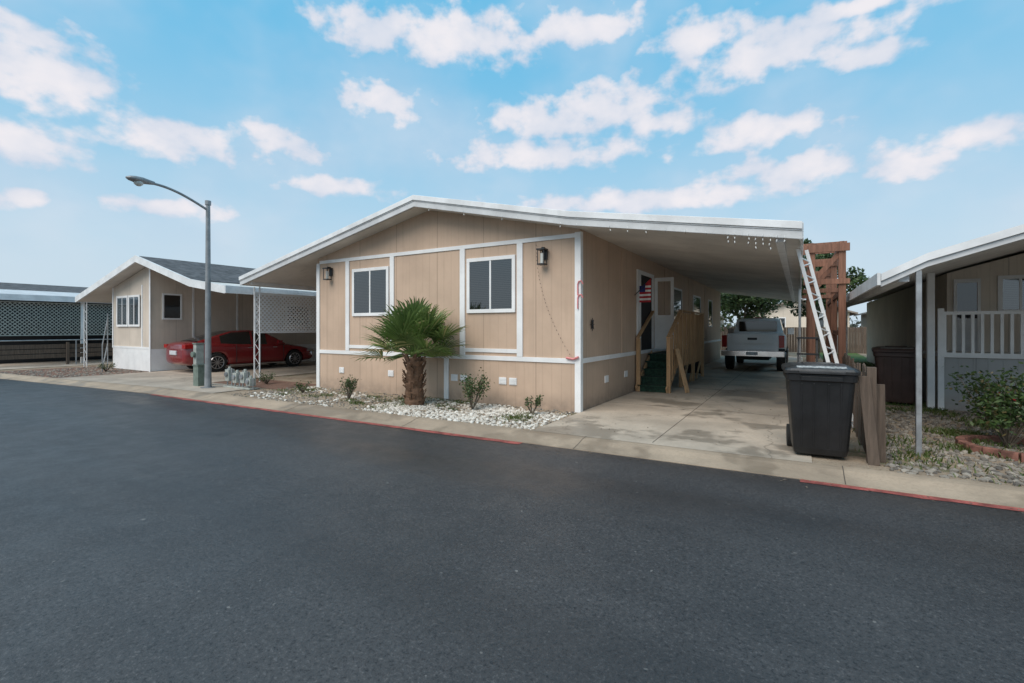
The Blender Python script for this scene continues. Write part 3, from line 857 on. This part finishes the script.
b.build('planks', 'greywood', Fn, bevel=.003)

# ------------------------------------------------------------ wheeled bins
def bin_(name, x, y, rot, s=1.0, body='binplastic', lid='binlid'):
    R = root(name); R.location = (x,y,.016); R.rotation_euler = (0,0,rot); R.scale = (s,s,s)
    b = MB()
    def ring(z, wx, wy, oy=0, c=.06):
        pts = []
        for sx, sy, a0 in ((1,-1,-90),(1,1,0),(-1,1,90),(-1,-1,180)):
            for k in range(4):
                a = radians(a0 + 30*k); pts.append((sx*(wx-c)+c*cos(a), oy+sy*(wy-c)+c*sin(a), z))
        return pts
    def loft(b, rings, m=0):
        n = 16; vs = [p for r in rings for p in r]; fs = []
        for i in range(len(rings)-1):
            for k in range(n): fs.append((i*n+k, i*n+(k+1)%n, (i+1)*n+(k+1)%n, (i+1)*n+k))
        fs.append(tuple(range(n))[::-1]); fs.append(tuple((len(rings)-1)*n+k for k in range(n))); b.add(vs, fs, m)
    loft(b, [ring(.03,.26,.26), ring(.10,.275,.275), ring(.5,.30,.32), ring(.88,.325,.355), ring(.885,.345,.375), ring(.96,.35,.38), ring(.965,.33,.36)])
    b.box(-.2,.2,-.39,-.37,.89,.94)
    for sx in (-.19,-.07,.07,.19): b.beam((sx,-.272,.12),(sx,-.352,.86),.02,.02)
    b.build('body', body, R, bevel=.004)
    b = MB()
    loft(b, [ring(.968,.365,.40), ring(1.005,.37,.405), ring(1.03,.355,.385), ring(1.055,.28,.30), ring(1.065,.10,.14)])
    b.box(-.22,.22,-.43,-.395,.975,1.0)
    b.box(-.16,.16,-.12,.12,1.058,1.074)
    b.tube([(-.25,.40,.98),(-.25,.46,1.0),(.25,.46,1.0),(.25,.40,.98)], .018, 8)
    b.build('lid', lid, R, bevel=.004)
    b = MB(); b.add([(-.24,-.372,1.037),(.24,-.372,1.037),(.24,-.315,1.055),(-.24,-.315,1.055)],[(0,1,2,3)]); b.build('lid_label','label',R)
    b = MB()
    for sx in (-1,1): b.tube([(sx*.25,.27,.13),(sx*.31,.27,.13)], .14, 20)
    b.tube([(-.28,.27,.13),(.28,.27,.13)], .012, 8); b.build('wheels', 'tyre', R, bevel=.01)
bin_('wheeled_trash_bin', .19, 7.02, radians(4), 1.03)
bin_('wheeled_trash_bin', 1.7, 12.6, radians(-5), 1.08, 'brownplastic', 'brownplastic')

# ------------------------------------------------------------ street lamp
R = root('street_lamp'); b = MB()
lx, ly = -13.1, 6.62
b.tube([(lx,ly,.0),(lx,ly,.35),(lx,ly,4.6),(lx,ly,4.8)], [.085,.078,.052,.05], 14)
b.tube([(lx,ly,.0),(lx,ly,.03)], [.17,.17], 14)
b.tube([(lx,ly,4.72),(lx,ly,4.83)], .07, 12)
arm = []
for k in range(13):
    t = k/12; arm.append((lx, ly-.03-1.2*t, 4.60 + .36*sin(t*pi/2)))
b.tube(arm, [.03]*13, 10); b.build('pole', 'lamppaint', R, smooth=False)
b = MB(); hy = ly-1.2
secs = [(0,.035,.04),( -.1,.06,.055),(-.25,.12,.075),(-.40,.13,.07),(-.50,.10,.05),(-.56,.04,.02)]
vs=[];fs=[]
for dy,w,h in secs:
    for k in range(12):
        a=2*pi*k/12; vs.append((lx+w*cos(a), hy+dy, 4.97+h*sin(a)))
for i in range(len(secs)-1):
    for k in range(12): fs.append((i*12+k,i*12+(k+1)%12,(i+1)*12+(k+1)%12,(i+1)*12+k))
fs.append(tuple(range(12))); fs.append(tuple(60+k for k in range(12))); b.add(vs,fs)
b.build('lamp_head','lamppaint',R,smooth=True)
b = MB(); b.tube([(lx,hy-.32,4.94),(lx,hy-.32,4.87),(lx,hy-.32,4.83)],[.10,.09,.04],14); b.build('lens','lens',R,smooth=True)

b = MB(); b.box(-13.85,-13.6,6.62,6.82,0,.55,0); b.box(-13.87,-13.58,6.60,6.84,.55,.58,0); b.box(-13.80,-13.65,6.6,6.8,.58,1.12,1); b.box(-13.82,-13.63,6.58,6.82,1.12,1.15,0); b.tube([(-13.725,6.6,.85),(-13.725,6.53,.85)],.075,14,0)
b.build('utility_pedestal', ['metergreen','meter'], bevel=.01)
b = MB()
for x, h in ((-12.75,.5),(-12.4,.42),(-12.05,.46),(-11.8,.3)):
    b.tube([(x-.1,6.98,0),(x-.1,6.98,h),(x+.1,6.98,h),(x+.1,6.98,0)],.018,8,1)
    b.box(x-.085,x+.085,6.9,7.06,h*.35,h*.95,0); b.tube([(x,6.9,h*.7),(x,6.86,h*.7)],.06,14,1); b.tube([(x,6.98,h*.95),(x,6.98,h*.95+.07)],.035,10,0)
b.box(-12.9,-11.7,6.88,7.1,.012,.05,0)
b.build('gas_meter_cluster', ['meter','galv'], bevel=.008)

# ------------------------------------------------------------ vehicles
def wheel(b, x, y, r, w, side):
    b.tube([(x,y-w/2,r),(x,y-w/2+.03,r),(x,y+w/2-.03,r),(x,y+w/2,r)], [r*.9,r,r,r*.9], 26, 0)
    yo = y+side*(w/2)
    b.tube([(x,yo-side*.01,r),(x,yo+side*.004,r)], r*.66, 24, 2)
    for k in range(10):
        a = 2*pi*k/10
        b.beam((x+cos(a)*r*.1,yo+side*.008,r+sin(a)*r*.1),(x+cos(a)*r*.64,yo+side*.008,r+sin(a)*r*.64),.02,.035,1,up=(0,1,0))
    pts=[(x+cos(2*pi*k/24)*r*.65, yo+side*.006, r+sin(2*pi*k/24)*r*.65) for k in range(25)]
    b.tube(pts, .014, 5, 1); b.tube([(x,yo,r),(x,yo+side*.02,r)], r*.14, 12, 1)
def bodyloft(name, st, R, m, sub=2, crown=.03, cut=None, square=False):
    b = MB(); vs=[]; fs=[]; n=None
    for x,hw,z0,zt in st:
        k1,k2 = (.97,.99) if square else (.90,.965)
        half=[(0,z0),(hw*.8,z0),(hw*.97,z0+.08),(hw,z0+(zt-z0)*.45),(hw*k2,zt-.12),(hw*k1,zt-.015),(hw*.6,zt+crown*.7),(0,zt+crown)]
        ring=half+[(-a,c) for a,c in half[-2:0:-1]]
        n=len(ring); vs+=[(x,a,c) for a,c in ring]
    for i in range(len(st)-1):
        for k in range(n): fs.append((i*n+k,i*n+(k+1)%n,(i+1)*n+(k+1)%n,(i+1)*n+k))
    fs.append(tuple(range(n))); fs.append(tuple((len(st)-1)*n+k for k in range(n)))
    b.add(vs,fs); o=b.build(name,m,R,smooth=True,subsurf=sub)
    if cut:
        for i,(x,r) in enumerate(cut):
            c=MB(); c.tube([(x,-1.3,r*.95),(x,1.3,r*.95)],r*1.13,28)
            co_=c.build('arch_cut',m,R)
            md=o.modifiers.new('arch','BOOLEAN'); md.operation='DIFFERENCE'; md.object=co_; md.solver='EXACT'
            cuts.append((o,co_))
    return o
cuts=[]
def green(name,st,zb,R,paint):
    b=MB(); rings=[]
    for x,bw,tw,zt,_,_ in st:
        h=[(bw,zb),(tw,zt-.05),(tw-.09,zt-.005),(0,zt+.02)]
        rings.append([(x,a,c) for a,c in h]+[(x,-a,c) for a,c in h[-2::-1]])
    for i in range(len(st)-1):
        r0,r1=rings[i],rings[i+1]; side,top=st[i][4],st[i][5]
        for k in range(6):
            m = side if k in (0,5) else (1 if k in (1,4) else top)
            b.add([r0[k],r0[k+1],r1[k+1],r1[k]],[(0,1,2,3)],m)
    o=b.build(name,['tintglass',paint],R,smooth=False)
    bm=bmesh.new(); bm.from_mesh(o.data); bmesh.ops.remove_doubles(bm,verts=bm.verts,dist=.0005); bmesh.ops.recalc_face_normals(bm,faces=bm.faces); bm.to_mesh(o.data); bm.free()
    return o
C = root('parked_sedan'); C.location=(-18.25,10.6,.015)
C.rotation_euler=(0,0,radians(86))
bodyloft('body',[(-2.42,.70,.36,.90),(-2.36,.82,.28,1.0),(-2.1,.88,.22,1.06),(-1.6,.92,.2,1.04),(-.9,.93,.19,.99),(0,.93,.19,.97),(.9,.93,.19,.95),(1.35,.92,.19,.89),(1.9,.90,.2,.80),(2.25,.83,.22,.70),(2.38,.70,.28,.60),(2.43,.55,.32,.52)],C,'carred',2,.03,[(-1.42,.34),(1.45,.34)])
green('cabin',[(1.12,.80,.78,.98,1,0),(.95,.83,.74,1.08,1,0),(.38,.84,.64,1.40,0,1),(-.12,.84,.63,1.455,1,1),(-.20,.84,.63,1.455,0,1),(-.85,.84,.63,1.42,0,0),(-1.25,.83,.66,1.30,1,0),(-1.95,.80,.74,1.08,1,0)],.90,C,'carred')
b=MB()
for x in (-1.42,1.45):
    for s in (-1,1): wheel(b,x,s*.80,.33,.22,s)
b.build('wheels',['tyre','rim','darkroom'],C)
b=MB()
for s in (-1,1):
    b.box(-2.40,-2.15,min(s*.62,s*.87),max(s*.62,s*.87),.84,.97,0)
    b.box(2.05,2.32,min(s*.60,s*.86),max(s*.60,s*.86),.60,.69,1)
    b.box(.72,.88,min(s*.90,s*1.04),max(s*.90,s*1.04),.94,1.07,3)
    for x in (-.35,.55): b.box(x,x+.16,min(s*.915,s*.95),max(s*.915,s*.95),.80,.83,1)
    for x in (-.78,.10,.98): b.box(x,x+.008,min(s*.90,s*.934),max(s*.90,s*.934),.3,.92,2)
    b.box(-1.0,1.05,min(s*.90,s*.935),max(s*.90,s*.935),.2,.235,1)
b.box(-2.45,-2.41,-.26,.26,.62,.76,4)
b.build('lights_and_trim',['taillight','chrome','darkroom','carred','plate'],C,bevel=.01)

C = root('parked_pickup_truck'); C.location=(-1.42,21.5,.015); C.rotation_euler=(0,0,pi/2)
b=MB()
b.box(-2.80,-.35,-.98,-.90,.62,1.34,0); b.box(-2.80,-.35,.90,.98,.62,1.34,0)
b.box(-2.84,-2.76,-.80,.80,.72,1.34,0); b.box(-.45,-.35,-.90,.90,.72,1.34,0); b.box(-2.78,-.35,-.9,.9,.70,.76,0)
b.box(-2.86,-2.845,-.66,.66,1.0,1.28,0); b.box(-2.875,-2.86,-.15,.15,1.12,1.2,2)
b.box(-2.86,-2.845,-.66,.66,.78,.92,0)
o=b.build('bed',['carwhite','taillight','black'],C,bevel=.02)
for xw in (-1.72,):
    c=MB(); c.tube([(xw,-1.3,.42),(xw,1.3,.42)],.50,28); cc=c.build('arch_cut','carwhite',C)
    md=o.modifiers.new('arch','BOOLEAN'); md.object=cc; md.solver='EXACT'; cuts.append((o,cc))
bodyloft('cab_body',[(-.33,.97,.55,1.32),(-.25,.98,.5,1.32),(.6,.98,.5,1.30),(1.5,.98,.5,1.28),(1.75,.97,.5,1.27),(2.5,.95,.5,1.22),(2.8,.90,.52,1.12),(2.88,.8,.55,1.0)],C,'carwhite',2,.03,[(1.95,.40)],True)
green('cab',[(-.32,.88,.80,1.30,1,1),(-.28,.90,.76,1.86,1,1),(-.16,.90,.76,1.90,0,1),(.42,.90,.76,1.93,1,1),(.52,.90,.76,1.93,0,1),(1.05,.90,.74,1.88,1,0),(1.75,.88,.80,1.36,1,0)],1.25,C,'carwhite')
b=MB(); b.box(-.345,-.325,-.66,.66,1.40,1.80,0); b.build('rear_window','tintglass',C)
b=MB()
for s in (-1,1):
    b.box(-2.87,-2.80,min(s*.81,s*.975),max(s*.81,s*.975),.86,1.28,0)
    b.box(.95,1.15,min(s*1.0,s*1.22),max(s*1.0,s*1.22),1.28,1.52,1)
b.box(-3.05,-2.88,-.98,.98,.56,.74,2); b.box(-3.06,-3.051,-.18,.18,.60,.71,3); b.box(-.2,.1,-.12,.12,1.935,1.96,0)
b.build('lights_and_bumper',['taillight','carwhite','chrome','plate'],C,bevel=.02)
b=MB()
for x in (-1.72,1.95):
    for s in (-1,1): wheel(b,x,s*.84,.40,.27,s)
b.box(-2.7,2.4,-.5,.5,.42,.60,0)
b.build('wheels',['tyre','rim','darkroom'],C)
dg=bpy.context.evaluated_depsgraph_get(); dg.update()
done=set()
for o,c in cuts:
    if o.name in done: continue
    done.add(o.name)
    me=bpy.data.meshes.new_from_object(o.evaluated_get(dg)); o.modifiers.clear(); o.data=me
for o,c in cuts:
    bpy.data.objects.remove(c,do_unlink=True)

# ------------------------------------------------------------ sky world
w = bpy.data.worlds.new('World'); S.world = w; w.use_nodes = True
nt = w.node_tree; bg = nt.nodes['Background']
SUN_EL = radians(48); SUN_AZ = radians(188)
sky = N(nt,'ShaderNodeTexSky'); sky.sky_type='NISHITA'; sky.sun_disc=False
sky.sun_elevation=SUN_EL; sky.sun_rotation=SUN_AZ; sky.air_density=1.0; sky.dust_density=1.2
tc = N(nt,'ShaderNodeTexCoord'); sx = N(nt,'ShaderNodeSeparateXYZ'); nt.links.new(tc.outputs['Generated'],sx.inputs[0])
az = math_n(nt,'ARCTAN2',sx.outputs[0],sx.outputs[1]); el = math_n(nt,'ARCSINE',sx.outputs[2])
cb = N(nt,'ShaderNodeCombineXYZ'); nt.links.new(az,cb.inputs[0]); nt.links.new(el,cb.inputs[1])
blobs=[(50,72,85,42),(15,35,60,30),(30,142,70,24),(170,137,85,22),(280,145,45,20),(385,100,42,22),(375,30,60,27),(460,38,95,30),(580,28,70,22),
(535,122,55,20),(600,108,75,28),(665,122,40,18),(780,50,120,30),(700,35,55,27),(870,55,45,16),(760,132,80,20),(800,168,110,18),
(985,135,48,20),(915,165,60,16),(30,200,40,11),(540,155,110,17),(330,187,60,11),(180,210,70,10),(860,6,150,13),(650,200,160,13)]
mn=None
def ae(u,v):
    X,Y,Z=ray(u,v); return atan2(X,Y), math.atan2(Z,sqrt(X*X+Y*Y))
for u,v,ru,rv in blobs:
    a,e=ae(u,v); wa=abs(ae(u+ru,v)[0]-ae(u-ru,v)[0])/2; we=abs(ae(u,v-rv)[1]-ae(u,v+rv)[1])/2
    s1=N(nt,'ShaderNodeVectorMath',operation='SUBTRACT'); nt.links.new(cb.outputs[0],s1.inputs[0]); s1.inputs[1].default_value=(a,e,0)
    s2=N(nt,'ShaderNodeVectorMath',operation='MULTIPLY'); nt.links.new(s1.outputs[0],s2.inputs[0]); s2.inputs[1].default_value=(1/wa,1/we,0)
    s3=N(nt,'ShaderNodeVectorMath',operation='LENGTH'); nt.links.new(s2.outputs[0],s3.inputs[0])
    mn = s3.outputs['Value'] if mn is None else math_n(nt,'MINIMUM',mn,s3.outputs['Value'])
mp=N(nt,'ShaderNodeMapping'); mp.inputs['Scale'].default_value=(1,1.4,1); nt.links.new(cb.outputs[0],mp.inputs[0])
n1=noise(nt,mp.outputs[0],19,6,.50); n2=noise(nt,mp.outputs[0],3.2,4,.5)
d1=math_n(nt,'SUBTRACT',1.2,math_n(nt,'MINIMUM',mn,1.9))
dens=math_n(nt,'ADD',math_n(nt,'MULTIPLY',d1,.80),math_n(nt,'MULTIPLY',math_n(nt,'SUBTRACT',n1,.5),2.1))
mask=ramp(nt,dens,-.02,.58)
thin=math_n(nt,'MULTIPLY',ramp(nt,n2,.38,.7),.36)
mask=math_n(nt,'MAXIMUM',math_n(nt,'MULTIPLY',mask,.88),thin)
K=10.0
g=ramp(nt,el,.0,.60)
grad=mixc(nt,g,(.58*K,.75*K,.87*K),(.15*K,.54*K,.84*K))
base=mixc(nt,.92,sky.outputs[0],grad)
shade=math_n(nt,'ADD',math_n(nt,'MULTIPLY',ramp(nt,noise(nt,mp.outputs[0],8,4,.5),.35,.65),.55),math_n(nt,'MULTIPLY',ramp(nt,dens,.15,.9),.45))
cc=mixc(nt,shade,(.62*K,.68*K,.80*K),(.96*K,.89*K,.90*K))
haze=ramp(nt,el,.22,.0)
fin=mixc(nt,mask,base,cc)
fin=mixc(nt,math_n(nt,'MULTIPLY',haze,.75),fin,(.60*K,.71*K,.80*K))
nt.links.new(fin,bg.inputs[0]); bg.inputs[1].default_value=.1

sun=bpy.data.lights.new('sun','SUN'); so=bpy.data.objects.new('sun',sun); COL.objects.link(so)
sun.energy=3.1; sun.angle=radians(50); sun.color=(1,.88,.76)
dirv=Vector((sin(SUN_AZ)*cos(SUN_EL),cos(SUN_AZ)*cos(SUN_EL),sin(SUN_EL)))
so.rotation_euler=dirv.to_track_quat('Z','Y').to_euler(); so.location=(0,-5,20)

S.view_settings.view_transform='Standard'; S.view_settings.look='None'; S.view_settings.exposure=0; S.view_settings.gamma=1
